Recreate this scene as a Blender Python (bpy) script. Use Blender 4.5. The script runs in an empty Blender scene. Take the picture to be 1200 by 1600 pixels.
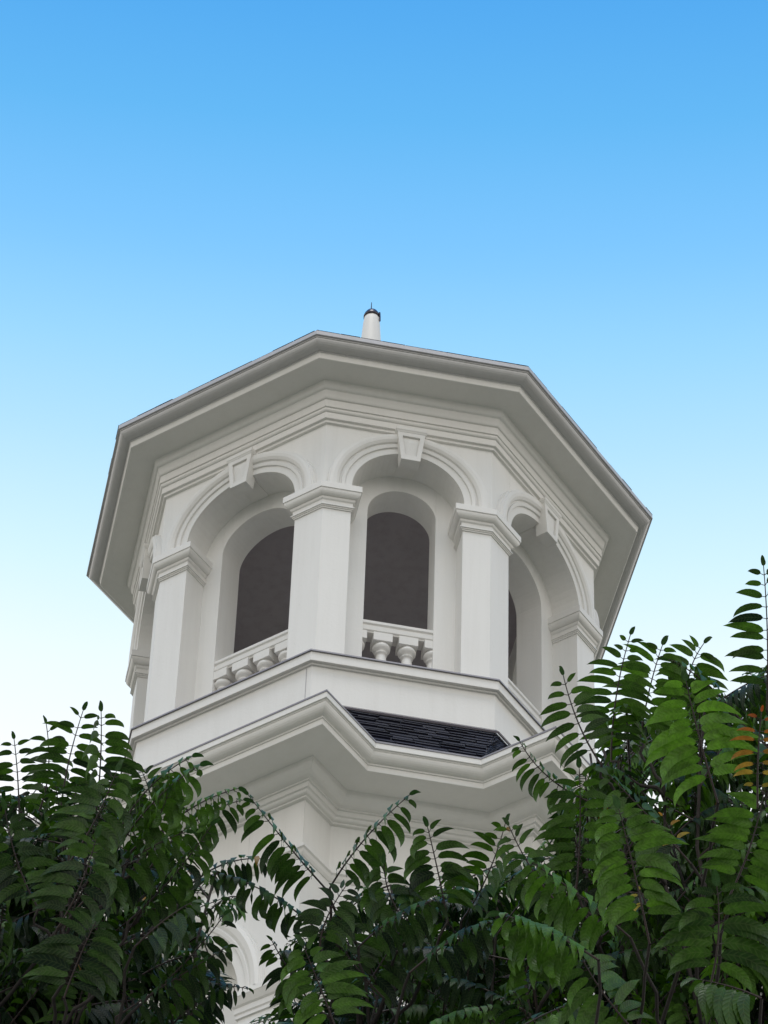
import bpy, bmesh, math, random
import numpy as np
from mathutils import Vector, Matrix

# ------------------------------------------------------------------ camera
U = 3.0                     # metres per tower unit
EYE = 1.6                   # camera height
PHI, DIST = 0.172921, 10.4277
PITCH, YAW, ROLL, FPX = 0.803094, 0.005848, 0.035956, 6091.297
sc = bpy.context.scene
cp, sp, cy, sy = math.cos(PITCH), math.sin(PITCH), math.cos(YAW), math.sin(YAW)
FW = Vector((sy*cp, cy*cp, sp)); RT0 = Vector((cy, -sy, 0)); UP0 = RT0.cross(FW)
RT = RT0*math.cos(ROLL) + UP0*math.sin(ROLL)
UPV = -RT0*math.sin(ROLL) + UP0*math.cos(ROLL)
CAM = Vector((0, -DIST*U, EYE))
cd = bpy.data.cameras.new('camera')
cd.sensor_fit = 'VERTICAL'; cd.sensor_height = 24.0; cd.lens = FPX/1600*24
cd.clip_start = 0.1; cd.clip_end = 4000
co = bpy.data.objects.new('camera', cd); sc.collection.objects.link(co)
co.matrix_world = Matrix(((RT.x, UPV.x, -FW.x, CAM.x), (RT.y, UPV.y, -FW.y, CAM.y), (RT.z, UPV.z, -FW.z, CAM.z), (0, 0, 0, 1)))
sc.camera = co

# ------------------------------------------------------------------ sky, sun, exposure
SUN_EL, SUN_AZ = math.radians(70), math.radians(186)   # azimuth clockwise from +Y
w = bpy.data.worlds.new('World'); sc.world = w; w.use_nodes = True
nt = w.node_tree; nt.nodes.clear()
out = nt.nodes.new('ShaderNodeOutputWorld'); bg = nt.nodes.new('ShaderNodeBackground')
sky = nt.nodes.new('ShaderNodeTexSky'); sky.sky_type = 'NISHITA'; sky.sun_disc = False
sky.sun_elevation = SUN_EL; sky.sun_rotation = SUN_AZ; sky.dust_density = 3.0
tc = nt.nodes.new('ShaderNodeTexCoord'); sep = nt.nodes.new('ShaderNodeSeparateXYZ')
nt.links.new(tc.outputs['Generated'], sep.inputs[0])
ramp = nt.nodes.new('ShaderNodeValToRGB'); nt.links.new(sep.outputs['Z'], ramp.inputs['Fac'])
def lin(r, g, b): return tuple(((c/255)/12.92 if c/255 <= .04045 else ((c/255+.055)/1.055)**2.4) for c in (r, g, b)) + (1,)
SKY = [(0.0, (1.20, 1.145, 1.08, 1)), (0.655, (1.12, 1.11, 1.10, 1)), (0.672, lin(250, 256, 262)), (0.690, lin(238, 254, 262)), (0.708, lin(214, 246, 261)),
       (0.7308, lin(180, 228, 261)), (0.747, lin(155, 216, 261)), (0.7635, lin(128, 200, 255)), (0.785, lin(100, 184, 245)), (0.804, lin(83, 170, 240)), (1.0, lin(48, 120, 205))]
el = ramp.color_ramp.elements
el[0].position, el[0].color = SKY[0]; el[1].position, el[1].color = SKY[-1]
for p, c in SKY[1:-1]:
    e = el.new(p); e.color = c
sc_n = nt.nodes.new('ShaderNodeVectorMath'); sc_n.operation = 'SCALE'; sc_n.inputs['Scale'].default_value = 0.1
nt.links.new(sky.outputs[0], sc_n.inputs[0])
mix = nt.nodes.new('ShaderNodeMix'); mix.data_type = 'RGBA'; mix.inputs['Factor'].default_value = 0.97
nt.links.new(sc_n.outputs[0], mix.inputs['A']); nt.links.new(ramp.outputs['Color'], mix.inputs['B'])
nt.links.new(mix.outputs['Result'], bg.inputs['Color']); bg.inputs['Strength'].default_value = 1.0
nt.links.new(bg.outputs[0], out.inputs['Surface'])
sl = bpy.data.lights.new('sun', 'SUN'); sl.energy = 1.3; sl.angle = math.radians(22); sl.color = (1, .96, .9)
so = bpy.data.objects.new('sun', sl); sc.collection.objects.link(so)
sd = Vector((math.sin(SUN_AZ)*math.cos(SUN_EL), math.cos(SUN_AZ)*math.cos(SUN_EL), math.sin(SUN_EL)))
so.rotation_euler = sd.to_track_quat('Z', 'Y').to_euler()
sc.view_settings.view_transform = 'Standard'; sc.view_settings.look = 'None'
sc.view_settings.exposure = 0.06; sc.view_settings.gamma = 1.0

random.seed(7); rng = np.random.default_rng(7)

# ------------------------------------------------------------------ materials
def newmat(name):
    m = bpy.data.materials.new(name); m.use_nodes = True
    return m, m.node_tree, m.node_tree.nodes['Principled BSDF']
def node(nt, t, **k):
    n = nt.nodes.new(t)
    for a, b in k.items():
        if a in n.inputs.keys(): n.inputs[a].default_value = b
        else: setattr(n, a, b)
    return n
def paint(name, c1, c2, rough=.55, streak=.35, bump=.15, grain=True):
    m, t, b = newmat(name)
    tcn = node(t, 'ShaderNodeTexCoord')
    n1 = node(t, 'ShaderNodeTexNoise', Scale=1.6, Detail=6.0, Roughness=.65)
    t.links.new(tcn.outputs['Object'], n1.inputs['Vector'])
    mp = node(t, 'ShaderNodeMapping'); mp.inputs['Scale'].default_value = (9, 9, .5)
    t.links.new(tcn.outputs['Object'], mp.inputs[0])
    n2 = node(t, 'ShaderNodeTexNoise', Scale=1.0, Detail=5.0, Roughness=.7)
    t.links.new(mp.outputs[0], n2.inputs['Vector'])
    n3 = node(t, 'ShaderNodeTexNoise', Scale=14.0, Detail=6.0, Roughness=.75)
    t.links.new(tcn.outputs['Object'], n3.inputs['Vector'])
    mr = node(t, 'ShaderNodeMapRange'); mr.inputs['From Min'].default_value = .45; mr.inputs['From Max'].default_value = .8
    t.links.new(n2.outputs['Fac'], mr.inputs['Value'])
    m1 = node(t, 'ShaderNodeMix', data_type='RGBA'); m1.inputs['A'].default_value = c1; m1.inputs['B'].default_value = c2
    t.links.new(n1.outputs['Fac'], m1.inputs['Factor'])
    mm = node(t, 'ShaderNodeMath', operation='MULTIPLY'); mm.inputs[1].default_value = streak
    t.links.new(mr.outputs[0], mm.inputs[0])
    m2 = node(t, 'ShaderNodeMix', data_type='RGBA'); m2.inputs['B'].default_value = (c2[0]*.72, c2[1]*.7, c2[2]*.66, 1)
    t.links.new(mm.outputs[0], m2.inputs['Factor']); t.links.new(m1.outputs['Result'], m2.inputs['A'])
    mr3 = node(t, 'ShaderNodeMapRange'); mr3.inputs['From Min'].default_value = .62; mr3.inputs['From Max'].default_value = .85; mr3.inputs['To Max'].default_value = .5
    t.links.new(n3.outputs['Fac'], mr3.inputs['Value'])
    m3 = node(t, 'ShaderNodeMix', data_type='RGBA'); m3.inputs['B'].default_value = (c2[0]*.6, c2[1]*.58, c2[2]*.54, 1)
    t.links.new(mr3.outputs[0], m3.inputs['Factor']); t.links.new(m2.outputs['Result'], m3.inputs['A'])
    t.links.new(m3.outputs['Result'], b.inputs['Base Color'])
    b.inputs['Roughness'].default_value = rough
    bv = node(t, 'ShaderNodeBevel', samples=4); bv.inputs['Radius'].default_value = .006
    n4 = node(t, 'ShaderNodeTexNoise', Scale=30.0, Detail=5.0)
    t.links.new(tcn.outputs['Object'], n4.inputs['Vector'])
    bp = node(t, 'ShaderNodeBump', Strength=bump, Distance=.01)
    t.links.new(n4.outputs['Fac'], bp.inputs['Height']); t.links.new(bv.outputs[0], bp.inputs['Normal'])
    t.links.new(bp.outputs[0], b.inputs['Normal'])
    return m
WHITE = paint('white_paint', (.79, .775, .74, 1), (.74, .725, .69, 1), streak=.15)
WALLP = paint('wall_paint', (.80, .79, .76, 1), (.765, .752, .72, 1), streak=.20)
GUTTER = paint('gutter_paint', (.60, .59, .585, 1), (.52, .51, .50, 1), rough=.32, streak=.2)
LEAD = paint('lead_flashing', (.22, .21, .24, 1), (.30, .29, .31, 1), rough=.5)
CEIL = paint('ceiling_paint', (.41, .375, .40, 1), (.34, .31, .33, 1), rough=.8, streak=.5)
METAL = paint('gutter_metal', (.52, .51, .52, 1), (.42, .41, .42, 1), rough=.4)
BLACK = paint('black_cap', (.03, .02, .035, 1), (.04, .03, .04, 1), rough=.25, streak=0)
def slate_mat():
    m, t, b = newmat('slate')
    tcn = node(t, 'ShaderNodeTexCoord')
    at = node(t, 'ShaderNodeAttribute', attribute_name='tone')
    r = node(t, 'ShaderNodeValToRGB'); e = r.color_ramp.elements
    e[0].color = (.002, .002, .009, 1); e[1].color = (.007, .007, .019, 1)
    t.links.new(at.outputs['Fac'], r.inputs['Fac'])
    v = node(t, 'ShaderNodeTexVoronoi', Scale=3.3); t.links.new(tcn.outputs['Object'], v.inputs['Vector'])
    n = node(t, 'ShaderNodeTexNoise', Scale=20.0, Detail=5.0); t.links.new(tcn.outputs['Object'], n.inputs['Vector'])
    ad = node(t, 'ShaderNodeMath', operation='MULTIPLY_ADD'); ad.inputs[1].default_value = .06
    t.links.new(n.outputs['Fac'], ad.inputs[0]); t.links.new(v.outputs['Distance'], ad.inputs[2])
    mr = node(t, 'ShaderNodeMapRange'); mr.inputs['From Min'].default_value = .095; mr.inputs['From Max'].default_value = .075
    mr.inputs['To Min'].default_value = 0; mr.inputs['To Max'].default_value = .7
    t.links.new(ad.outputs[0], mr.inputs['Value'])
    mx = node(t, 'ShaderNodeMix', data_type='RGBA'); mx.inputs['B'].default_value = (.55, .54, .52, 1)
    t.links.new(mr.outputs[0], mx.inputs['Factor']); t.links.new(r.outputs[0], mx.inputs['A'])
    t.links.new(mx.outputs['Result'], b.inputs['Base Color']); b.inputs['Roughness'].default_value = .7; b.inputs['Specular IOR Level'].default_value = .25
    bp = node(t, 'ShaderNodeBump', Strength=.4, Distance=.01); t.links.new(n.outputs['Fac'], bp.inputs['Height']); t.links.new(bp.outputs[0], b.inputs['Normal'])
    return m
SLATE = slate_mat()
def leaf_mat():
    m, t, b = newmat('leaf')
    at = node(t, 'ShaderNodeAttribute', attribute_name='leafcol')
    uv = node(t, 'ShaderNodeUVMap'); sp_ = node(t, 'ShaderNodeSeparateXYZ'); t.links.new(uv.outputs[0], sp_.inputs[0])
    # lateral veins: stripes of (u - 0.35*|v|), v = side coordinate
    ab = node(t, 'ShaderNodeMath', operation='ABSOLUTE'); t.links.new(sp_.outputs['Y'], ab.inputs[0])
    ma = node(t, 'ShaderNodeMath', operation='MULTIPLY_ADD'); ma.inputs[1].default_value = -.10
    t.links.new(ab.outputs[0], ma.inputs[0]); t.links.new(sp_.outputs['X'], ma.inputs[2])
    m2 = node(t, 'ShaderNodeMath', operation='MULTIPLY'); m2.inputs[1].default_value = 11.0; t.links.new(ma.outputs[0], m2.inputs[0])
    fr = node(t, 'ShaderNodeMath', operation='PINGPONG'); fr.inputs[1].default_value = .5; t.links.new(m2.outputs[0], fr.inputs[0])
    vein = node(t, 'ShaderNodeMapRange'); vein.inputs['From Min'].default_value = .0; vein.inputs['From Max'].default_value = .2; vein.inputs['To Min'].default_value = 1; vein.inputs['To Max'].default_value = 0
    t.links.new(fr.outputs[0], vein.inputs['Value'])
    mid = node(t, 'ShaderNodeMapRange'); mid.inputs['From Min'].default_value = .03; mid.inputs['From Max'].default_value = .12; mid.inputs['To Min'].default_value = 1; mid.inputs['To Max'].default_value = 0
    t.links.new(ab.outputs[0], mid.inputs['Value'])
    mxx = node(t, 'ShaderNodeMath', operation='MAXIMUM'); t.links.new(vein.outputs[0], mxx.inputs[0]); t.links.new(mid.outputs[0], mxx.inputs[1])
    sc_ = node(t, 'ShaderNodeMath', operation='MULTIPLY'); sc_.inputs[1].default_value = .12; t.links.new(mxx.outputs[0], sc_.inputs[0])
    mixc = node(t, 'ShaderNodeMix', data_type='RGBA'); mixc.inputs['B'].default_value = (.20, .26, .10, 1)
    tcn = node(t, 'ShaderNodeTexCoord'); nz = node(t, 'ShaderNodeTexNoise', Scale=38.0, Detail=5.0, Roughness=.7); t.links.new(tcn.outputs['Object'], nz.inputs['Vector'])
    nr_ = node(t, 'ShaderNodeMapRange'); nr_.inputs['From Min'].default_value = .35; nr_.inputs['From Max'].default_value = .7; nr_.inputs['To Min'].default_value = .62; nr_.inputs['To Max'].default_value = 1.3
    t.links.new(nz.outputs['Fac'], nr_.inputs['Value'])
    hv = node(t, 'ShaderNodeHueSaturation'); t.links.new(nr_.outputs[0], hv.inputs['Value']); t.links.new(at.outputs['Color'], hv.inputs['Color'])
    t.links.new(sc_.outputs[0], mixc.inputs['Factor']); t.links.new(hv.outputs[0], mixc.inputs['A'])
    t.links.new(mixc.outputs['Result'], b.inputs['Base Color'])
    b.inputs['Roughness'].default_value = .42; b.inputs['Specular IOR Level'].default_value = .2
    bp = node(t, 'ShaderNodeBump', Strength=.35, Distance=.003); bp.invert = True
    t.links.new(fr.outputs[0], bp.inputs['Height']); bp.invert = False; t.links.new(bp.outputs[0], b.inputs['Normal'])
    tr = node(t, 'ShaderNodeBsdfTranslucent'); ms = node(t, 'ShaderNodeMixShader'); ms.inputs[0].default_value = .22
    hs = node(t, 'ShaderNodeHueSaturation'); hs.inputs['Value'].default_value = 1.5; hs.inputs['Saturation'].default_value = 1.15
    t.links.new(mixc.outputs['Result'], hs.inputs['Color']); t.links.new(hs.outputs[0], tr.inputs['Color'])
    t.links.new(b.outputs[0], ms.inputs[1]); t.links.new(tr.outputs[0], ms.inputs[2])
    t.links.new(ms.outputs[0], t.nodes['Material Output'].inputs['Surface'])
    return m
LEAF = leaf_mat()
BARK = paint('bark', (.022, .017, .015, 1), (.045, .036, .03, 1), rough=.85, streak=.4, bump=.8)
TWIG = paint('twig', (.03, .017, .015, 1), (.045, .028, .02, 1), rough=.6, streak=0)
GRASS = paint('ground_turf', (.09, .10, .055, 1), (.18, .165, .13, 1), rough=.9)
PAVE = paint('paving', (.42, .40, .37, 1), (.33, .32, .30, 1), rough=.8)

# ------------------------------------------------------------------ helpers
def mk(name, verts, faces, mat, parent=None, smooth=False, recalc=True):
    me = bpy.data.meshes.new(name)
    me.from_pydata([tuple(v) for v in verts], [], faces)
    if recalc:
        bm = bmesh.new(); bm.from_mesh(me); bmesh.ops.remove_doubles(bm, verts=bm.verts, dist=1e-5)
        bmesh.ops.recalc_face_normals(bm, faces=bm.faces); bm.to_mesh(me); bm.free()
    if smooth: me.polygons.foreach_set('use_smooth', [True]*len(me.polygons))
    me.materials.append(mat)
    o = bpy.data.objects.new(name, me); sc.collection.objects.link(o)
    if parent: o.parent = parent
    return o
def empty(name, loc=(0, 0, 0)):
    o = bpy.data.objects.new(name, None); o.location = loc; sc.collection.objects.link(o); return o
class MB:
    def __init__(s): s.v = []; s.f = []
    def add(s, v, f):
        n = len(s.v); s.v += [tuple(p) for p in v]; s.f += [tuple(i+n for i in q) for q in f]
    def loft(s, rings, closed=True, cap=False):
        n = len(rings[0]); v = [p for r in rings for p in r]; f = []
        for k in range(len(rings)-1):
            for i in range(n if closed else n-1):
                j = (i+1) % n; f.append((k*n+i, k*n+j, (k+1)*n+j, (k+1)*n+i))
        if cap: f.append(tuple(range(n))); f.append(tuple((len(rings)-1)*n+i for i in range(n)))
        s.add(v, f)
    def build(s, name, mat, parent=None, smooth=False): return mk(name, s.v, s.f, mat, parent, smooth)

A0, B0 = 1.0, 1.020202
GZ, GA, GW, GB = 8.40, 1.3136, .79179, 1.29155
TH = -math.pi/2 + PHI
def nrm(i): a = TH + i*math.pi/4; return (math.cos(a), math.sin(a))
def apo(i, off): return (B0 if i % 2 == 0 else A0) + off
def P(i, off, t, z):
    n = nrm(i); a = apo(i, off)
    return ((n[0]*a - n[1]*t)*U, (n[1]*a + n[0]*t)*U, z*U + EYE)
def halfw(i, off):
    a, b = apo(i, off), apo(i+1, off); return b*math.sqrt(2) - a
def ring(off, z): return [P(i, off, halfw(i, off), z) for i in range(8)]      # corner between i and i+1
def oct_sweep(name, prof, mat, parent, smooth=False, label=None):
    m = MB(); m.loft([ring(o, z) for o, z in prof]); o = m.build(name, mat, parent, smooth)
    return o
# lower plan: projecting pavilions on odd faces
def PL(i, p, t, z):
    n = nrm(i); a = (GB if i % 2 == 0 else GA) + p
    return ((n[0]*a - n[1]*t)*U, (n[1]*a + n[0]*t)*U, z*U + EYE)
def wlow(p):   # half width of the recessed (even) face
    a2 = GB + p; wv = GW + p
    # line from pavilion side: point t=wv on odd face i, going inward along normal until even face plane a2
    # in even-face frame: side line at 45 deg
    return a2 - wv*math.sqrt(2) if False else (wv*math.sqrt(2) - a2)*-1
def lowring(p, z):
    r = []
    for i in (-1, 1, 3, 5):
        r += [PL(i, p, -(GW+p), z), PL(i, p, GW+p, z)]
        h = innerh(p); r += [PL(i+1, p, -h, z), PL(i+1, p, h, z)]
    return r
def innerh(p):
    # intersection of pavilion side line (w*t1 + s*n1) with even plane, measured along even tangent
    wv, a2 = GW+p, GB+p; c = math.sqrt(.5)
    # odd face at -45 deg of even face: n1 = c*nF - c*tF ; t1 = c*nF + c*tF
    s = (a2 - wv*c)/c
    return -(wv*c - s*c)

tower = empty('octagonal_tower', (0, 0, 0))
tower['label'] = 'white octagonal tower with arched openings, balustrades and wide eaves rising behind the leafy trees'
tower['category'] = 'tower'

WO, PO, FR, BK = -.318, -.214, -.2095, -.425
LEDGE = 9.186
def arc(a, b, zc, n=28): return [(a*math.cos(math.pi*(1-k/n)), zc + b*math.sin(math.pi*(1-k/n))) for k in range(n+1)]
def arch_params(i):
    return (dict(a=.205, b=.211, zc=10.06, ia=.125, ib=.125, izc=10.07, pe=.203) if i % 2 == 0 else
            dict(a=.236, b=.211, zc=10.06, ia=.158, ib=.136, izc=10.06, pe=.235))
def arch_panel(m, i, off0, off1, a, b, zc, zb, zt, plane=P, hw0=None, hw1=None):
    """wall slab between two planes with an arched hole standing on zb"""
    pts = [(-a, zb)] + arc(a, b, zc) + [(a, zb)]
    for off, hw in ((off0, hw0), (off1, hw1)):
        f = lambda t, z: plane(i, off, t, z)
        for k in range(len(pts)-1):
            (t0, z0), (t1, z1) = pts[k], pts[k+1]
            if abs(t1-t0) > 1e-6: m.add([f(t0, z0), f(t1, z1), f(t1, zt), f(t0, zt)], [(0, 1, 2, 3)])
        for s in (-1, 1):
            m.add([f(s*a, zb), f(s*a, zt), f(s*hw, zt), f(s*hw, zb)], [(0, 1, 2, 3)])
    m.loft([[plane(i, off0, t, z) for t, z in pts], [plane(i, off1, t, z) for t, z in pts]], closed=False)

# ---- main cornice, soffit, bed mouldings
def quarter(o0, z0, o1, z1, n=6, conv=True):
    r = []
    for k in range(n+1):
        a = math.pi/2*k/n
        if conv: r.append((o0 + (o1-o0)*(1-math.cos(a)), z0 + (z1-z0)*math.sin(a)))
        else: r.append((o0 + (o1-o0)*math.sin(a), z0 + (z1-z0)*(1-math.cos(a))))
    return r
lip = MB(); lip.loft([ring(o, z) for o, z in [(-.03, 10.6285), (.001, 10.6255), (.002, 10.6050), (-.003, 10.6035), (-.02, 10.6035)]])
lip.build('gutter_lip', METAL, tower)
gut = [(-.02, 10.6025), (-.004, 10.6025), (-.004, 10.5985)] + quarter(-.007, 10.598, -.043, 10.571) + [(-.046, 10.571), (-.046, 10.5665), (-.050, 10.5655)]
oct_sweep('gutter', gut, GUTTER, tower, False)
oct_sweep('fascia', [(-.048, 10.5665), (-.051, 10.5635), (-.053, 10.5415), (-.056, 10.5395), (-.066, 10.5395)], WHITE, tower)
oct_sweep('soffit', [(-.060, 10.5405), (-.16, 10.5405)], WHITE, tower)
bed = [(-.150, 10.542), (-.152, 10.537)] + quarter(-.153, 10.535, -.166, 10.507) + [(-.168, 10.505)] + quarter(-.1685, 10.503, -.179, 10.470, conv=True) + \
      [(-.183, 10.468), (-.183, 10.4665), (-.179, 10.4655), (-.179, 10.431), (-.185, 10.4295), (-.185, 10.4275), (-.182, 10.426)] + quarter(-.182, 10.424, -.192, 10.412) + \
      [(-.194, 10.4115), (-.190, 10.4105), (-.190, 10.3815), (-.199, 10.3800), (-.1995, 10.3680), (-.2095-.004, 10.3665)]
oct_sweep('bed_moulding', bed, WHITE, tower)

# ---- roof with slates, finial
def slates(name, quads, rows, tile, parent, thick=.012):
    """quads: list of (topL, topR, botL, botR) in metres; overlapping rows of slates on each"""
    m = MB(); tone = []
    for (tl, tr, bl, br) in quads:
        tl, tr, bl, br = map(Vector, (tl, tr, bl, br))
        n = (br-bl).cross(tl-bl).normalized()
        if n.z < 0: n = -n
        for r in range(rows):
            a, b = r/rows, min(1, (r+1)/rows + .02)
            L0, R0 = tl.lerp(bl, a), tr.lerp(br, a); L1, R1 = tl.lerp(bl, b), tr.lerp(br, b)
            wd = max((R1-L1).length, .01); x = -random.random()*tile
            while x < wd:
                x1 = x + tile*random.uniform(.8, 1.2)
                s0, s1 = max(0, x/wd), min(1, (x1-.006)/wd)
                if s1 > s0:
                    h0 = n*.003; h1 = n*(thick*3*random.uniform(.6, 1.4)); dz = (tl-bl).normalized()*random.uniform(-.010, .014)
                    q = [L0.lerp(R0, s0)+h0, L0.lerp(R0, s1)+h0, L1.lerp(R1, s1)+h1+dz, L1.lerp(R1, s0)+h1+dz]
                    q += [q[3]-h1*.9, q[2]-h1*.9]
                    k0 = len(m.v); m.add(q, [(0, 1, 2, 3), (3, 2, 5, 4)]); tone += [random.random()]*2
                x = x1
    me = bpy.data.meshes.new(name); me.from_pydata(m.v, [], m.f)
    at = me.attributes.new('tone', 'FLOAT', 'FACE'); at.data.foreach_set('value', tone)
    me.materials.append(SLATE); o = bpy.data.objects.new(name, me); sc.collection.objects.link(o); o.parent = parent
    return o
APZ = 11.36
base = MB(); c = [ring(-.012, 10.630), ring(-.93, APZ)]; base.loft(c, cap=True); base.build('roof_deck', LEAD, tower)
r0, r1 = ring(-.001, 10.6285), ring(-.93, APZ+.004)
slates('roof', [(r1[i-1], r1[i], r0[i-1], r0[i]) for i in range(8)], 16, .26, tower, thick=.0022)
def lathe(m, cx, cy, prof, n=24, ax=(0, 0)):
    m.loft([[(cx+r*U*math.cos(2*math.pi*k/n), cy+r*U*math.sin(2*math.pi*k/n), z*U+EYE) for k in range(n)] for r, z in prof], cap=True)
FX = -.017*U
m = MB(); lathe(m, FX, 0, [(.085, 11.30), (.085, 11.37), (.07, 11.39), (.05, 11.43), (.048, 11.6), (.041, 11.78), (.034, 11.9), (.030, 11.935), (.027, 11.941)])
fin = m.build('finial', WHITE, tower, True)
m = MB(); lathe(m, FX, 0, [(.033, 11.930), (.034, 11.942), (.031, 11.952), (.024, 11.966), (.013, 11.975), (.003, 11.979)]); m.build('cap', BLACK, fin, True)
m = MB(); lathe(m, FX-.01, 0, [(.0026, 11.97), (.0022, 12.0), (.0014, 12.03)], 8); m.build('spike', BLACK, fin)

m = MB(); m.loft([[(FX+(r+.0035)*U*math.cos(-.5)+.01*math.cos(k), -(r+.0035)*U*.5+.01*math.sin(k), z*U+EYE) for k in (0, 1.57, 3.14, 4.71)] for r, z in [(.0345, 11.895), (.034, 11.92), (.032, 11.95)]])
m.build('conductor_strip', BLACK, fin)
# ---- arcade: eight bays
CAPP = [(0, 9.936), (.004, 9.9365), (.004, 9.9415), (.007, 9.9425), (.007, 9.947), (.011, 9.948), (.011, 9.953), (.006, 9.955), (.006, 9.973), (.011, 9.977), (.014, 9.984), (.012, 9.986)] + \
       [(.012+(.030-.012)*math.sin(k/6*math.pi/2), 9.987+(10.010-9.987)*(1-math.cos(k/6*math.pi/2))) for k in range(7)] + [(.030, 10.0115), (.033, 10.0125), (.033, 10.0405), (.0, 10.0415)]
def pier_loop(i, p, z):      # pier at the corner between faces i and i+1
    e0 = arch_params(i)['pe'] - p; e1 = arch_params(i+1)['pe'] - p; o = PO + p; bi = WO - .03
    return [P(i, bi, e0, z), P(i, o, e0, z), P(i, o, halfw(i, o), z), P(i+1, o, -e1, z), P(i+1, bi, -e1, z), P(i, bi, halfw(i, bi), z)]
SEAM = math.radians(2)
for i in range(8):
    ap_ = arch_params(i)
    m = MB(); m.loft([pier_loop(i, 0, LEDGE-.01), pier_loop(i, 0, 9.945)], cap=True)
    pier = m.build('pier', WALLP, tower)
    m = MB(); m.loft([pier_loop(i, p, z) for p, z in CAPP], cap=True)
    m.build('capital', WHITE, pier)
    # outer arched wall over the capitals
    m = MB(); arch_panel(m, i, FR, WO-.003, ap_['a'], ap_['b'], ap_['zc'], 10.035, 10.375, P, halfw(i, FR), halfw(i, WO-.003))
    m.build('arch_wall', WALLP, tower)
    # inner wall with its own arch
    m = MB(); arch_panel(m, i, WO, BK, ap_['ia'], ap_['ib'], ap_['izc'], LEDGE-.01, 10.375, P, halfw(i, WO), halfw(i, BK))
    m.build('inner_wall', WALLP, tower)
    # archivolt
    pf = [(0, -.003), (0, .010), (.026, .012), (.027, .022), (.040, .028), (.0415, .018), (.048, .018), (.050, .031), (.060, .042), (.072, .045), (.084, .041), (.086, .030), (.0895, .029), (.092, -.003)]
    rings = []
    N = 40
    for k in range(-1, N+2):
        th = math.pi*(1-min(max(k, 0), N)/N); dzz = -.02 if k in (-1, N+1) else 0
        rings.append([P(i, FR+h*.60, (ap_['a']+s)*math.cos(th), ap_['zc']+(ap_['b']+s)*math.sin(th)+dzz) for s, h in pf])
    m = MB(); m.loft(rings, closed=False); m.build('archivolt', WHITE, tower, False)
    # keystone
    m = MB(); KF = -.1725
    T0, T1, Zt, Zb = .0520, .0350, 10.359, 10.213
    def trap(o, sx=1, zt=Zt, zb=Zb, t0=T0, t1=T1): return [P(i, o, -t0*sx, zt), P(i, o, t0*sx, zt), P(i, o, t1*sx, zb), P(i, o, -t1*sx, zb)]
    inn = dict(sx=1, zt=Zt-.024, zb=Zb+.022, t0=.0325, t1=.0205)
    m.loft([trap(FR-.01), trap(KF), trap(KF, **inn), trap(KF-.0085, **inn)])
    ci = P(i, KF-.001, 0, 10.300); q = trap(KF-.0085, **inn)
    m.add(q+[ci], [(0, 1, 4), (1, 2, 4), (2, 3, 4), (3, 0, 4)])
    ks = m.build('keystone', WHITE, tower)
    m = MB(); m.loft([[P(i, o, -t, z), P(i, o, t, z)][::1] + [P(i, FR, t, z), P(i, FR, -t, z)] for o, t, z in [(KF+.001, .053, 10.354), (KF+.003, .055, 10.359), (KF+.006, .0575, 10.363), (KF+.006, .0575, 10.375)]], cap=True)
    m.build('keystone_head', WHITE, ks)
    m = MB(); m.loft([[P(i, o, -.036, 10.29), P(i, o, .036, 10.29), P(i, o, .0345, 10.2655), P(i, o, -.0345, 10.2655)] for o in (FR+.002, WO-.002)], cap=True)
    m.build('soffit_block', WHITE, ks)
    # balustrade in the thickness of the inner wall
    m = MB(); ro = -.352
    prof = [(.024, 9.473), (.024, 9.478), (.030, 9.482), (.031, 9.500), (.027, 9.503), (.027, 9.508), (.033, 9.512), (.033, 9.524), (.026, 9.531), (-.026, 9.531), (-.033, 9.524), (-.033, 9.512), (-.031, 9.482), (-.024, 9.473)]
    ia = ap_['ia']
    m.loft([[P(i, ro+h, t, z) for h, z in prof] for t in (-ia-.004, ia+.004)], cap=True)
    rail = m.build('balustrade', WHITE, tower)
    nb = 4; pitch = .091
    cents = [(-1.5+k)*pitch + (-.006 if i % 2 == 0 else 0) for k in range(4)]
    for t in cents:
        m = MB()
        t0, t1 = max(t-.034, -ia-.003), min(t+.034, ia+.003)
        m.loft([[P(i, ro+s*.033, t0, z), P(i, ro+s*.033, t1, z)][::s] for s, z in ((1, 9.472), (-1, 9.472))] if False else
               [[P(i, ro-.032, t0, z), P(i, ro-.032, t1, z), P(i, ro+.032, t1, z), P(i, ro+.032, t0, z)] for z in (9.437, 9.474)], cap=True)
        n = nrm(i); cx, cy, _ = P(i, ro, t, 0)
        lathe(m, cx, cy, [(.032, 9.19), (.034, 9.20), (.025, 9.215), (.030, 9.24), (.030, 9.27), (.027, 9.31), (.0215, 9.35), (.0180, 9.380), (.0175, 9.392), (.0225, 9.394), (.0225, 9.400), (.0190, 9.402), (.0200, 9.406), (.0270, 9.410), (.0315, 9.416), (.0325, 9.423), (.0300, 9.430), (.026, 9.434), (.026, 9.438)], 20)
        b_ = m.build('baluster', WHITE, rail)
        for pl in b_.data.polygons: pl.use_smooth = len(pl.vertices) == 4 and abs(pl.normal.z) < .98 and pl.area < .004
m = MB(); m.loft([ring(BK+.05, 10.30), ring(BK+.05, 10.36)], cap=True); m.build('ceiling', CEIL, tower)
m = MB(); m.loft([ring(-.19, LEDGE-.03), ring(-.19, LEDGE)], cap=True); m.build('floor_slab', CEIL, tower)

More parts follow.
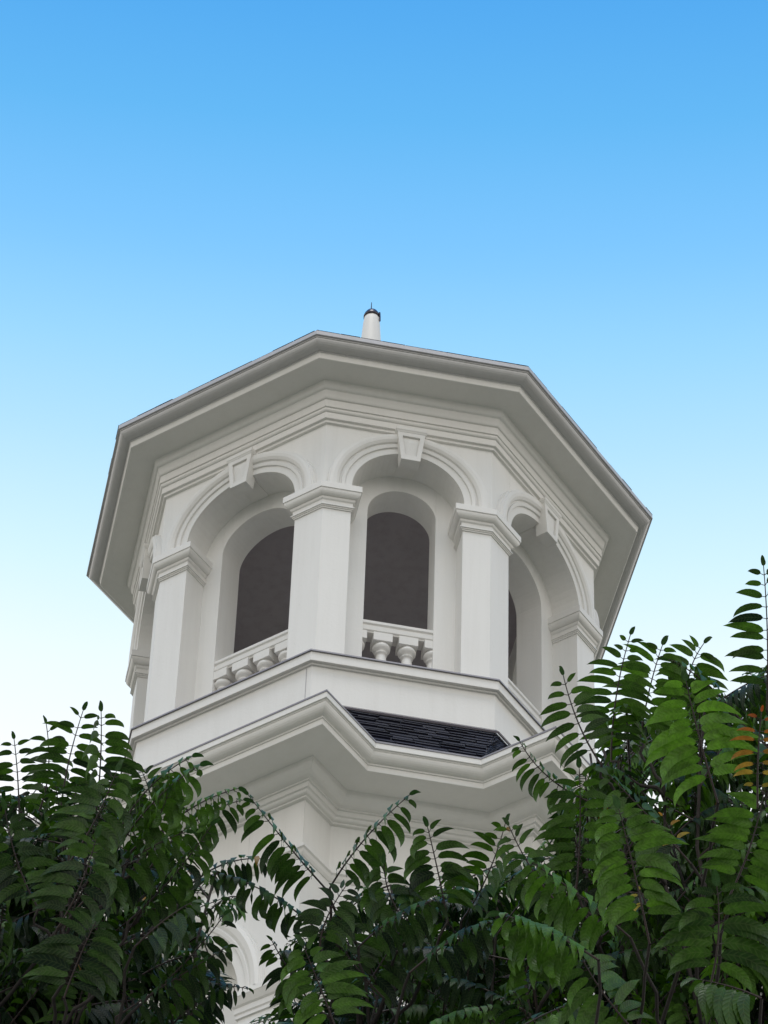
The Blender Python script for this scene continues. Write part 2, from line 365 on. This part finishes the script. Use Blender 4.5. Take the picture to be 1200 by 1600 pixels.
# ---- ledge and parapet wall
oct_sweep('ledge_flashing', [(-.24, 9.1905), (-.160, 9.1865), (-.159, 9.179), (-.163, 9.1785)], LEAD, tower)
oct_sweep('ledge', [(-.18, 9.180), (-.1645, 9.180), (-.1645, 9.140), (-.1655, 9.139), (-.176, 9.139), (-.178, 9.132), (-.19, 9.131)], WHITE, tower)
m = MB(); m.loft([ring(-.185, 9.135), ring(-.185, 8.45)]); m.build('parapet_wall', WALLP, tower)
oct_sweep('skirt_flashing', [(-.183, 8.966), (-.176, 8.963), (-.160, 8.943), (-.161, 8.935)], BLACK, tower)
XD, XZ = .098, 8.952
for i in (7,):
    for s_ in (1,):
        t_ = s_*(halfw(i, -.185)-.022); m = MB()
        m.loft([[P(i, o, t_-.0012, z), P(i, o, t_+.0012, z), P(i, o, t_+.0012, z2), P(i, o, t_-.0012, z2)] for o, z, z2 in ((-.186, 9.128, 8.97), (-.1838, 9.128, 8.97))], cap=True); m.build('wall_joint', METAL, tower)
# ---- slate skirt roof down to the lower cornice
top = ring(-.184, 8.952); low = {}; xl = {}; xr = {}
quads = []
deck = MB()
for i in range(8):
    tl, tr = top[i-1], top[i]
    if i % 2:
        low[i] = (PL(i, -.014, -(GW-.014), GZ), PL(i, -.014, GW-.014, GZ))
        hx = halfw(i, -.184) - XD; xl[i], xr[i] = P(i, -.184, -hx, XZ), P(i, -.184, hx, XZ)
    else:
        h = innerh(-.014); low[i] = (PL(i, -.014, -h, GZ), PL(i, -.014, h, GZ)); quads.append((tl, tr, *low[i]))
for i in (1, 3, 5, 7):
    j = (i+1) % 8; k = i-1
    quads.append((xl[i], xr[i], *low[i]))
    quads += [(xr[i], xr[i], low[i][1], low[j][0]), (top[i], top[i], low[j][0], xr[i])]
    quads += [(xl[i], xl[i], low[k][1], low[i][0]), (top[k], top[k], xl[i], low[k][1])]
slates('skirt_roof', quads, 12, .24, tower, thick=.0065)
for (tl, tr, bl, br) in quads:
    dn = Vector((0, 0, -.03))
    deck.add([Vector(tl)+dn, Vector(tr)+dn, Vector(br)+dn, Vector(bl)+dn], [(0, 1, 2, 3)])
deck.build('skirt_deck', LEAD, tower)

# ---- lower cornice and lower storey
def low_sweep(name, prof, mat): 
    m = MB(); m.loft([lowring(p, z) for p, z in prof]); return m.build(name, mat, tower)
low_sweep('lower_gutter_lip', [(-.02, 8.408), (.002, 8.406), (.002, 8.399), (-.003, 8.398)], LEAD)
low_sweep('lower_cornice', [(-.02, 8.399), (0, 8.399), (0, 8.3765), (-.005, 8.3755), (-.006, 8.372)] + quarter(-.008, 8.371, -.032, 8.342) + [(-.035, 8.341), (-.035, 8.334), (-.0385, 8.333), (-.0385, 8.3105), (-.040, 8.3095), (-.046, 8.3095)], WHITE)
low_sweep('lower_soffit', [(-.042, 8.311), (-.15, 8.311)], WHITE)
low_sweep('lower_bed_moulding', [(-.144, 8.313), (-.146, 8.306)] + quarter(-.147, 8.304, -.185, 8.272, conv=True) + [(-.189, 8.271), (-.189, 8.2655), (-.195, 8.2645), (-.196, 8.246), (-.201, 8.245)] + quarter(-.203, 8.244, -.212, 8.233) + [(-.216, 8.2325), (-.217, 8.226), (-.229, 8.2245)], WHITE)
LP = -.228
ZG = -EYE/U
m = MB()
for i in range(8):
    if i % 2:
        arch_panel(m, i, LP, LP-.12, .355, .355, 7.514, 6.2, 8.24, PL, GW+LP, GW+LP-.12)
        m.add([PL(i, LP, -(GW+LP), 6.2), PL(i, LP, GW+LP, 6.2), PL(i, LP, GW+LP, ZG), PL(i, LP, -(GW+LP), ZG)], [(0, 1, 2, 3)])
        m.add([PL(i, LP-.12, -.4, 6.1), PL(i, LP-.12, .4, 6.1), PL(i, LP-.12, .4, 7.95), PL(i, LP-.12, -.4, 7.95)], [(0, 1, 2, 3)])
        m.add([PL(i, LP, -.355, 6.2), PL(i, LP, .355, 6.2), PL(i, LP-.12, .355, 6.2), PL(i, LP-.12, -.355, 6.2)], [(0, 1, 2, 3)])
        for s in (-1, 1):
            h = innerh(LP); j = i+s
            m.add([PL(i, LP, s*(GW+LP), 8.24), PL(j, LP, -s*h, 8.24), PL(j, LP, -s*h, ZG), PL(i, LP, s*(GW+LP), ZG)], [(0, 1, 2, 3)])
    else:
        h = innerh(LP); m.add([PL(i, LP, -h, 8.24), PL(i, LP, h, 8.24), PL(i, LP, h, ZG), PL(i, LP, -h, ZG)], [(0, 1, 2, 3)])
m.build('lower_wall', WALLP, tower)
low_sweep('string_course', [(LP-.003, 8.030), (LP+.018, 8.026), (LP+.020, 8.014), (LP+.014, 8.010), (LP+.010, 8.000), (LP+.004, 7.992), (LP-.003, 7.990)], WHITE)
for i in (-1, 1, 3, 5):
    rings = []
    for k in range(41):
        th = math.pi*(1-k/40)
        rings.append([PL(i, LP+h, (.355+s)*math.cos(th), 7.514+(.355+s)*math.sin(th)) for s, h in [(0, -.003), (0, .008), (.03, .010), (.033, .016), (.045, .020), (.05, .018), (.06, .026), (.078, .032), (.090, .026), (.092, .018), (.097, .017), (.097, -.003)]])
    m = MB(); m.loft(rings, closed=False); m.build('lower_archivolt', WHITE, tower)
    m = MB()
    def ip(p, z):
        h = innerh(LP+p)
        return [PL(i, LP-.05, .355-p, z), PL(i, LP+p, .355-p, z), PL(i, LP+p, GW+LP+p, z), PL(i+1, LP+p, -h, z), PL(i+1, LP+p, h, z), PL(i+2, LP+p, -(GW+LP+p), z), PL(i+2, LP+p, -.355+p, z), PL(i+2, LP-.05, -.355+p, z)]
    m.loft([ip(p, z) for p, z in [(-.003, 7.425), (.006, 7.427), (.006, 7.44), (.010, 7.445), (.010, 7.465), (.016, 7.47), (.028, 7.492), (.03, 7.494), (.03, 7.514), (-.003, 7.518)]], closed=False)
    m.build('impost_band', WHITE, tower)

# ------------------------------------------------------------------ ground
g = MB(); S = 900
g.add([(-S, -S, 0), (S, -S, 0), (S, S, 0), (-S, S, 0)], [(0, 1, 2, 3)]); go = g.build('ground', GRASS); go['kind'] = 'structure'
g = MB(); g.add([(-30, -34, .004), (30, -34, .004), (30, -22.5, .004), (-30, -22.5, .004)], [(0, 1, 2, 3)]); go = g.build('pavement', PAVE); go['kind'] = 'structure'

# ------------------------------------------------------------------ trees
def at(x, y, D):     # a point D metres from the viewpoint in the direction seen at photo pixel (x, y)
    return CAM + (FW + RT*((x-600)/FPX) - UPV*((y-800)/FPX)).normalized()*D
def pix(p):
    v = p - CAM; z = v.dot(FW); return 600 + FPX*v.dot(RT)/z, 800 - FPX*v.dot(UPV)/z
US = np.array([0, .05, .15, .3, .45, .6, .74, .86, .94, 1.0])
WS = np.array([.12, .58, .90, 1.0, .96, .84, .62, .33, .12, .0])
VS = np.array([-1, -.5, 0, .5, 1.])
QF = [(r*5+c, r*5+c+1, (r+1)*5+c+1, (r+1)*5+c) for r in range(9) for c in range(4)]
DOWN = np.array([0, 0, -1.])
class Leaves:
    def __init__(s): s.v = []; s.c = []; s.n = 0
    def leaflet(s, p, a, nr, L, W, k, sidebend, col, fold=.13, wave=.05):
        """a midrib that bends from direction a towards the ground; nr = upper side"""
        g = DOWN - a*np.dot(DOWN, a); gl = np.linalg.norm(g); g = g/(gl+1e-6)
        k = max(k*gl**.5, .04)
        u = US[:, None]; v = VS[None, :]
        cen = a[None]*(np.sin(k*u)/k)*L + g[None]*((1-np.cos(k*u))/k)*L
        tan = a[None]*np.cos(k*u) + g[None]*np.sin(k*u)
        b = np.cross(nr[None], tan); b /= np.linalg.norm(b, axis=1, keepdims=True)+1e-6
        nn = np.cross(tan, b)
        wd = W*WS[:, None]
        ph = rng.uniform(0, 6.28, 2)
        hz = fold*np.abs(v)*wd + wave*W*np.sin(u*11+ph[0])*v*v*2 + .05*W*np.cos(u*7+ph[1])*v - .12*wd*v*v
        ser = 1 + .05*np.sin(u*47+ph[1])*(np.abs(v) > .9)
        Pn = (p[None]+cen)[:, None] + b[:, None]*((v*wd*ser) + sidebend*L*u*u)[..., None] + nn[:, None]*hz[..., None]
        s.v.append(Pn.reshape(-1, 3)); s.c.append(col); s.n += 1
    def build(s, name, parent, origin):
        V = np.concatenate(s.v) - np.array(origin)[None]; n = s.n
        F = (np.array(QF)[None] + (np.arange(n)*50)[:, None, None]).reshape(-1, 4)
        me = bpy.data.meshes.new(name)
        me.vertices.add(len(V)); me.vertices.foreach_set('co', V.astype(np.float32).ravel())
        me.loops.add(F.size); me.loops.foreach_set('vertex_index', F.astype(np.int32).ravel())
        me.polygons.add(len(F)); me.polygons.foreach_set('loop_start', np.arange(0, F.size, 4, dtype=np.int32))
        me.polygons.foreach_set('loop_total', np.full(len(F), 4, dtype=np.int32))
        me.polygons.foreach_set('use_smooth', np.ones(len(F), dtype=bool))
        me.update(calc_edges=True)
        uvv = np.stack([np.repeat(US, 5), np.tile(VS, 10)], 1); uvl = me.uv_layers.new(name='UVMap')
        uvl.data.foreach_set('uv', np.tile(uvv, (n, 1))[F.ravel()].astype(np.float32).ravel())
        at_ = me.attributes.new('leafcol', 'FLOAT_COLOR', 'POINT')
        at_.data.foreach_set('color', np.repeat(np.array(s.c, dtype=np.float32), 50, axis=0).ravel())
        me.materials.append(LEAF); o = bpy.data.objects.new(name, me); sc.collection.objects.link(o); o.parent = parent
        return o
def tube(m, pts, r0, r1, n=5):
    rings = []; pts = [np.array(p, float) for p in pts]; K = len(pts)
    ref = np.array([.31, .77, .55])
    for k, p in enumerate(pts):
        t = pts[min(k+1, K-1)] - pts[max(k-1, 0)]; t /= np.linalg.norm(t)+1e-9
        a = np.cross(t, ref); a /= np.linalg.norm(a); b = np.cross(t, a); r = r0 + (r1-r0)*k/(K-1)
        rings.append([p + r*(a*math.cos(2*math.pi*j/n) + b*math.sin(2*math.pi*j/n)) for j in range(n)])
    m.loft(rings)
def bez(p0, p1, p2, n): 
    s = np.linspace(0, 1, n)[:, None]; return (1-s)**2*p0 + 2*s*(1-s)*p1 + s*s*p2
def frond(LV, TW, P0, P1, P2, nrmv, size=1.0, pairs=9, tone=0.5, col=None, start=.18, young=0.0, droop=.8, ang=76, holes=0.03, vee=.25):
    """pinnate leaf: curve P0-P1-P2, nrmv = upper side direction"""
    pts = bez(P0, P1, P2, 22); tube(TW, pts, .0032, .0013, 5)
    base = np.array(col) if col is not None else None
    Lr = np.linalg.norm(np.diff(pts, axis=0), axis=1).sum()
    for k in range(pairs):
        s = start + (1-start)*(k+.2+rng.uniform(-.1, .1))/pairs
        f = s*21; i0 = min(int(f), 20); p = pts[i0] + (pts[i0+1]-pts[i0])*(f-i0)
        t = pts[min(i0+2, 21)] - pts[max(i0-1, 0)]; t /= np.linalg.norm(t)
        n = nrmv - t*np.dot(nrmv, t); n /= np.linalg.norm(n); b = np.cross(t, n)
        rel = (k+.5)/pairs; env = .72 + .45*math.sin(math.pi*min(1, rel*1.05+.08)) - .38*max(0, rel-.75)/.25
        for sd in (-1, 1):
            if rng.random() < holes: continue
            L = .128*size*env*(rng.uniform(.85, 1.12) if rng.random() > .05 else rng.uniform(.45, .7)); W = .0132*size*(.4+.6*env)*rng.uniform(.88, 1.15)
            an = math.radians(ang - 26*max(0, rel-.6)/.4 + rng.normal(0, 5))
            a = t*math.cos(an) + b*sd*math.sin(an) + n*(rng.normal(0, .08)-vee); a /= np.linalg.norm(a)
            nn = n + b*sd*vee + rng.normal(0, .13, 3); nn -= a*np.dot(nn, a); nn /= np.linalg.norm(nn)
            k_ = 1.7*droop*rng.uniform(.7, 1.25); nd = nn
            if base is None:
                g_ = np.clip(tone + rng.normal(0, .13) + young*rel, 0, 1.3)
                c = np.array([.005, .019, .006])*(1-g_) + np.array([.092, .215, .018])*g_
            else: c = (base*rel + np.array([.30, .24, .03])*(1-rel))*rng.uniform(.7, 1.2)
            if base is None and rng.random() < .0015: c = np.array([.30, .17, .03])
            q = p + b*sd*.004 + a*.008 + t*rng.normal(0, .003)
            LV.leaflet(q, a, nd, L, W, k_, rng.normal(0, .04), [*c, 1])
            tube(TW, [p, q+a*.004], .0015, .0010, 3)
    t = pts[-1]-pts[-3]; t /= np.linalg.norm(t); n = nrmv - t*np.dot(nrmv, t); n /= np.linalg.norm(n)
    c = np.array([.03, .07, .02]) if base is None else base
    LV.leaflet(pts[-1], t, n, .05*size, .009*size, 1.6, 0, [*c, 1])

TODOWN = np.array([0, 0, 1.])
VIEW = -np.array(FW)                    # from the foliage back towards the street below
def hero(T, b, c, t, D, roll=0, D2=None, up=.45, side=None, **kw):
    """side L/R/D: the row of leaflets that is seen broadside, the other row folds away from it"""
    D2 = D2 or D
    p0, p1, p2 = (np.array(at(*q, d)) for q, d in ((b, D), (c, (D+D2)/2), (t, D2)))
    tt = p2-p0; tt /= np.linalg.norm(tt)
    if side:
        v = kw.setdefault('vee', .65)
        tx, ty = t[0]-b[0], t[1]-b[1]; ex, ey = -ty, tx
        if (side == 'R' and ex < 0) or (side == 'L' and ex > 0) or (side == 'D' and ey < 0): ex, ey = -ex, -ey
        e = np.array(RT)*ex - np.array(UPV)*ey; e -= tt*np.dot(e, tt); e /= np.linalg.norm(e)
        f = np.cross(tt, e); al = math.pi - 2*math.atan(v); best = None
        for sg in (-1, 1):
            n = -(e + e*math.cos(al) + sg*f*math.sin(al)); n /= np.linalg.norm(n)
            if best is None or n[2] > best[2]: best = n
        n = best
    else:
        kw.setdefault('vee', .38)
        n = VIEW*(1-up) + TODOWN*up; n -= tt*np.dot(n, tt); n /= np.linalg.norm(n)
        r = math.radians(roll); n = n*math.cos(r) + np.cross(tt, n)*math.sin(r)
    kw['pairs'] = int(round(kw.get('pairs', 9)*1.2)); kw['size'] = kw.get('size', 1)*.90
    frond(T['L'], T['W'], p0, p1, p2, n, **kw)
SIL = [(-400, 1150), (0, 1190), (60, 1180), (100, 1175), (150, 1170), (200, 1215), (240, 1225), (300, 1240), (340, 1290), (400, 1350), (430, 1400), (470, 1430), (500, 1385), (560, 1350), (650, 1325), (700, 1310), (760, 1340), (790, 1300), (850, 1285), (880, 1225), (905, 1170), (930, 1110), (960, 1070), (1000, 1030), (1050, 1040), (1100, 1045), (1150, 1035), (1200, 980), (1700, 900)]
def sil(x): return np.interp(x, [a for a, _ in SIL], [b for _, b in SIL])
def allowed(x, y):
    if y < sil(x)+38: return False
    if 345 < x < 440 and 1410 < y < 1590: return False
    return True
def make_tree(name, label, trunk_px, D, x0, x1, nb, tonerange, heroes, seed, size=1.0, extra=None):
    global rng
    rng = np.random.default_rng(seed)
    foot = at(trunk_px[0], trunk_px[1], D); gx, gy = foot.x, foot.y
    root = empty(name, (gx, gy, 0)); root['label'] = label; root['category'] = 'tree'; root['group'] = 'trees with feathered leaves in front of the tower'
    T = {'L': Leaves(), 'W': MB()}
    O = Vector((gx, gy, 0))
    fork = np.array(foot) - np.array([0, 0, 1.6])
    m = MB(); tube(m, [np.array([gx, gy, -.1]), np.array([gx+.05, gy+.03, fork[2]*.35]), np.array([gx-.04, gy+.05, fork[2]*.7]), fork], .13, .06, 12)
    m.v = [tuple(Vector(v)-O) for v in m.v]; m.build('trunk', BARK, root, True)
    for h in heroes: hero(T, *h[0], **h[1])
    br = []
    for k in range(nb):
        for _ in range(60):
            x = rng.uniform(x0, x1); y = sil(x) + rng.uniform(25, 430)**1.0
            if allowed(x, y): break
        tip = np.array(at(x, y, D + rng.uniform(-.7, 1.8)))
        s = fork + np.array([rng.normal(0, .05), rng.normal(0, .05), rng.uniform(-.9, 0)])
        mid = (s+tip)/2 + np.array([(tip-s)[0]*.3, (tip-s)[1]*.3, -.1])
        br.append((s, mid, tip))
    # lower branches, below what the photograph shows
    for k in range(nb//3):
        a = rng.uniform(0, 6.28); s = fork - np.array([0, 0, rng.uniform(.2, 1.6)])
        tip = s + np.array([math.cos(a)*rng.uniform(.5, 1.1), math.sin(a)*rng.uniform(.5, 1.1), rng.uniform(.1, .7)])
        if pix(Vector(tip))[1] < 1620: continue
        br.append((s, (s+tip)/2+np.array([0, 0, .15]), tip))
    # smooth limbs, one mesh each for the leading ones
    def wander(pts, amp):
        n = len(pts); off = np.cumsum(rng.normal(0, amp, (n, 3)), axis=0); off -= np.linspace(0, 1, n)[:, None]*off[-1]; off -= off[0]*(1-np.linspace(0, 1, n))[:, None]
        return pts + off
    curves = [wander(bez(a, b, c, 12), .028) for a, b, c in br]
    limbs = list(curves)
    for h in heroes:
        c = np.array(at(*h[0][0], h[0][3])); best = None
        for cv in curves:
            for p in cv[3:]:
                if p[2] < c[2]-.05:
                    d_ = np.linalg.norm(p-c)
                    if best is None or d_ < best[0]: best = (d_, p)
        a = best[1] if best else fork
        limbs.append(wander(bez(a, (a+c)/2+np.array([(c-a)[0]*.25, (c-a)[1]*.25, -.05]), c, 9), .012))
    for k, pts in enumerate(limbs):
        bm_ = MB(); tube(bm_, pts, .013 if k < len(br) else .006, .004, 7)
        bm_.v = [tuple(Vector(v)-O) for v in bm_.v]; bm_.build('branch', BARK, root, True)
    for pts in curves:
        tt = pts[-1]-pts[-3]; tt /= np.linalg.norm(tt)
        nf = rng.integers(18, 25); a0 = rng.uniform(0, 6.28)
        for j in range(nf):
            fr = 1 - .72*(j/nf)**1.2; f = fr*11; i0 = min(int(f), 10); p0 = pts[i0]+(pts[i0+1]-pts[i0])*(f-i0)
            for _ in range(14):
                a = a0 + j*2.4 + rng.normal(0, .4)
                e = rng.uniform(.15, 1.1)
                d = np.array([math.cos(a)*math.cos(e), math.sin(a)*math.cos(e), math.sin(e)])
                L = rng.uniform(.30, .52)*size
                p1 = p0 + d*L*.55; p2 = p0 + d*L*.9 + DOWN*L*rng.uniform(.05, .45)
                if all(allowed(*pix(Vector(q))) for q in (p1, p2, (p0+2*p1+p2)/4)): break
            else: continue
            n = np.array([0, 0, 1.]) + rng.normal(0, .25, 3) + VIEW*.2
            frond(T['L'], T['W'], p0, p1, p2, n, size=size*rng.uniform(.62, .88), pairs=int(rng.integers(9, 14)), vee=rng.uniform(.2, .7), tone=rng.uniform(*tonerange), droop=rng.uniform(.5, 1.2))  # fill leaf colour darkened to carry the shade deep in the crown
    T['L'].build('crown', root, O)
    T['W'].v = [tuple(Vector(v)-O) for v in T['W'].v]; T['W'].build('leaf_stalks', TWIG, root, True)
    if extra:
        for nm, lab, hs in extra:
            E_ = {'L': Leaves(), 'W': MB()}
            for h in hs: hero(E_, *h[0], **h[1])
            o = E_['L'].build(nm, root, O); o['label'] = lab
            E_['W'].v = [tuple(Vector(v)-O) for v in E_['W'].v]; E_['W'].build('stalk', TWIG, o)
    return root
def H(b, c, t, D, **k): return ((b, c, t, D), k)
LEFT = [
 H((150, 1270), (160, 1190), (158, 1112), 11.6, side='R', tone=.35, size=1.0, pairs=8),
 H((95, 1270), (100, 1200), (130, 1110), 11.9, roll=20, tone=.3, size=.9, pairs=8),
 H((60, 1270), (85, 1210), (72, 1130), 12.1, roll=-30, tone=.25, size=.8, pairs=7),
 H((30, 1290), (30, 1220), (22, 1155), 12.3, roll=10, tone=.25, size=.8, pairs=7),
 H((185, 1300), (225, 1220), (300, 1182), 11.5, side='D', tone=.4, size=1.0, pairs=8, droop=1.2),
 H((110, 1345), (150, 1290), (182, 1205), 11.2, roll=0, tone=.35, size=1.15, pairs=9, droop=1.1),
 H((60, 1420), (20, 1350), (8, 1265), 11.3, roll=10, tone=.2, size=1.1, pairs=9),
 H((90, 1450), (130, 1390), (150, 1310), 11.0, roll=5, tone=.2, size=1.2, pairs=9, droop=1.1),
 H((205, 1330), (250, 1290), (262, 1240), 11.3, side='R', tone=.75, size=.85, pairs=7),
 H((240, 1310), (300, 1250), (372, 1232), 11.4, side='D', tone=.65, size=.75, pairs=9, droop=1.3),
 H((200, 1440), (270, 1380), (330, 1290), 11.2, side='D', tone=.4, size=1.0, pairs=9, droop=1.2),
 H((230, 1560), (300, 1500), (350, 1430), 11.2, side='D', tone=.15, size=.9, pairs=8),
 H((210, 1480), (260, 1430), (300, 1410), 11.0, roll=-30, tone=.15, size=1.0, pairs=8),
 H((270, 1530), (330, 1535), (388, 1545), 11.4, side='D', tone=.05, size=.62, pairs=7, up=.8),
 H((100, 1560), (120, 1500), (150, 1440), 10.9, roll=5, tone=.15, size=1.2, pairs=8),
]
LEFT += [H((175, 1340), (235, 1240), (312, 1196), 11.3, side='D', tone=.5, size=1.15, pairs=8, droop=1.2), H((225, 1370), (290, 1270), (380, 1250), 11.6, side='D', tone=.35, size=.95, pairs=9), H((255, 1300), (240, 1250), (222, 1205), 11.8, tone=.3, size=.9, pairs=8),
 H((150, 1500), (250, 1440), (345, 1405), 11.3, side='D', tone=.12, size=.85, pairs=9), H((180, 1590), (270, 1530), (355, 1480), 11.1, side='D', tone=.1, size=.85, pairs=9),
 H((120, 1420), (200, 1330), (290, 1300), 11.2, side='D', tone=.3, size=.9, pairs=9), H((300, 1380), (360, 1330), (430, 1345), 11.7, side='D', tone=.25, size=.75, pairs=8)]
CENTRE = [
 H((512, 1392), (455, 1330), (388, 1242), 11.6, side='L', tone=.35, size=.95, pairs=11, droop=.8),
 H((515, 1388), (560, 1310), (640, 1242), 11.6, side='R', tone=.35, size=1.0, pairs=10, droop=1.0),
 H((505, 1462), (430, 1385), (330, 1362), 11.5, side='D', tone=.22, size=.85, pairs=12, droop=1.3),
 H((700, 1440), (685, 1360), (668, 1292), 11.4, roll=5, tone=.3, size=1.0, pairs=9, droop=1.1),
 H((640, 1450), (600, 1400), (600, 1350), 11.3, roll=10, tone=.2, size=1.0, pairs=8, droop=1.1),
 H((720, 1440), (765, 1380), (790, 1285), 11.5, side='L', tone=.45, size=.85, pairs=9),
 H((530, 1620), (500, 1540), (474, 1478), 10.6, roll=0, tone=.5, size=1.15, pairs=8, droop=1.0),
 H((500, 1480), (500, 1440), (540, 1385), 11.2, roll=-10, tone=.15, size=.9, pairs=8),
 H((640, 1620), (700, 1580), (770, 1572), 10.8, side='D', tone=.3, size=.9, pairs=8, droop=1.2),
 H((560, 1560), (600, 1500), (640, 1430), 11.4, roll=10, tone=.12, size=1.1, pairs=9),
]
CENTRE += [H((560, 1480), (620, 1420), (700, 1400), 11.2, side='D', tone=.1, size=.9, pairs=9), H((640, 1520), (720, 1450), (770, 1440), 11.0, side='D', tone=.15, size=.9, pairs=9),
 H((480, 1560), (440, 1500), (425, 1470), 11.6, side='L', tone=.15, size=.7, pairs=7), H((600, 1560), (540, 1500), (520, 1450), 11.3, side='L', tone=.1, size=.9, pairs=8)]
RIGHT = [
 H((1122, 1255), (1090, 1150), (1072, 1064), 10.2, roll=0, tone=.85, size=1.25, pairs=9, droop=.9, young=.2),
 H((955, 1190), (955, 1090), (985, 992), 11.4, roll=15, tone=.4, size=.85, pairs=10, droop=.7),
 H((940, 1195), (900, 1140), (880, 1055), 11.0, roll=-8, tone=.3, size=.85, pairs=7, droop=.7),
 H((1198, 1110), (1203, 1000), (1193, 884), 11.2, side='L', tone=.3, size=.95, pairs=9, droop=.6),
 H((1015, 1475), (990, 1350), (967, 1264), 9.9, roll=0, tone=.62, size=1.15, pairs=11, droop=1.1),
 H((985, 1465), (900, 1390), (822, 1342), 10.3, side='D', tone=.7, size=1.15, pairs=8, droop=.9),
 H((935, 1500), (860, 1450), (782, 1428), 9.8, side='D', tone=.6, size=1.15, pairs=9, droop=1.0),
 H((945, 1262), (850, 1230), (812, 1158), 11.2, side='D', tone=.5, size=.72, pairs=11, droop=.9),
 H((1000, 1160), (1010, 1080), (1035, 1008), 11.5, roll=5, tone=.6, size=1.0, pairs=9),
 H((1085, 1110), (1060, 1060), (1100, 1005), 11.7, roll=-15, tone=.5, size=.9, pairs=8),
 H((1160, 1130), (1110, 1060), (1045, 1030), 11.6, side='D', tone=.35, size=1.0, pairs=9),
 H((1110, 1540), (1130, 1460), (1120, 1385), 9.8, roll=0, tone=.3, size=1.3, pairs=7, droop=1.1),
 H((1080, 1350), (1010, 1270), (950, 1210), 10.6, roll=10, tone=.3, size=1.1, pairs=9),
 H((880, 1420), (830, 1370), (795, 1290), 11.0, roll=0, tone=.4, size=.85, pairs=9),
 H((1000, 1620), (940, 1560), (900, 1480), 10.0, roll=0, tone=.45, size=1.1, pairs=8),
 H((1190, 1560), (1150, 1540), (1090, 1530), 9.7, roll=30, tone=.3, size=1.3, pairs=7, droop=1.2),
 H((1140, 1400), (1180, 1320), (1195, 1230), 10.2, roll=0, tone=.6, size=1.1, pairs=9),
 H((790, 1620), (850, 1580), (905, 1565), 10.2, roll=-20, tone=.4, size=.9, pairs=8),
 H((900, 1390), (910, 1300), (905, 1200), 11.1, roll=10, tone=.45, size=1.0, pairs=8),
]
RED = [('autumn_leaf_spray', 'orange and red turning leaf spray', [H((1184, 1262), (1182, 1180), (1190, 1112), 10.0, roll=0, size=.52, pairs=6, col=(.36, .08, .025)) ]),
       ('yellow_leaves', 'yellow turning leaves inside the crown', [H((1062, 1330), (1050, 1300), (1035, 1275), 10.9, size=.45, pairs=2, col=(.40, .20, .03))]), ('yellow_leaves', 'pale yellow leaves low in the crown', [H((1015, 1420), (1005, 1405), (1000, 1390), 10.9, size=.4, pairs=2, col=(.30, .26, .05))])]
make_tree('pinnate_leaf_tree', 'dark green feather-leaved tree covering the lower left corner, left of the tower', (120, 1750), 12.2, -330, 380, 54, (-.15, .40), LEFT, 11, .90)
make_tree('pinnate_leaf_tree', 'lower middle feather-leaved tree whose two arching sprays cross the tower wall', (600, 1800), 12.4, 455, 810, 46, (-.1, .35), CENTRE, 23, .92)
make_tree('pinnate_leaf_tree', 'tallest feather-leaved tree on the right, bright green with a few orange leaves', (1130, 1750), 11.9, 800, 1480, 58, (-.08, .75), RIGHT, 37, .98, RED)
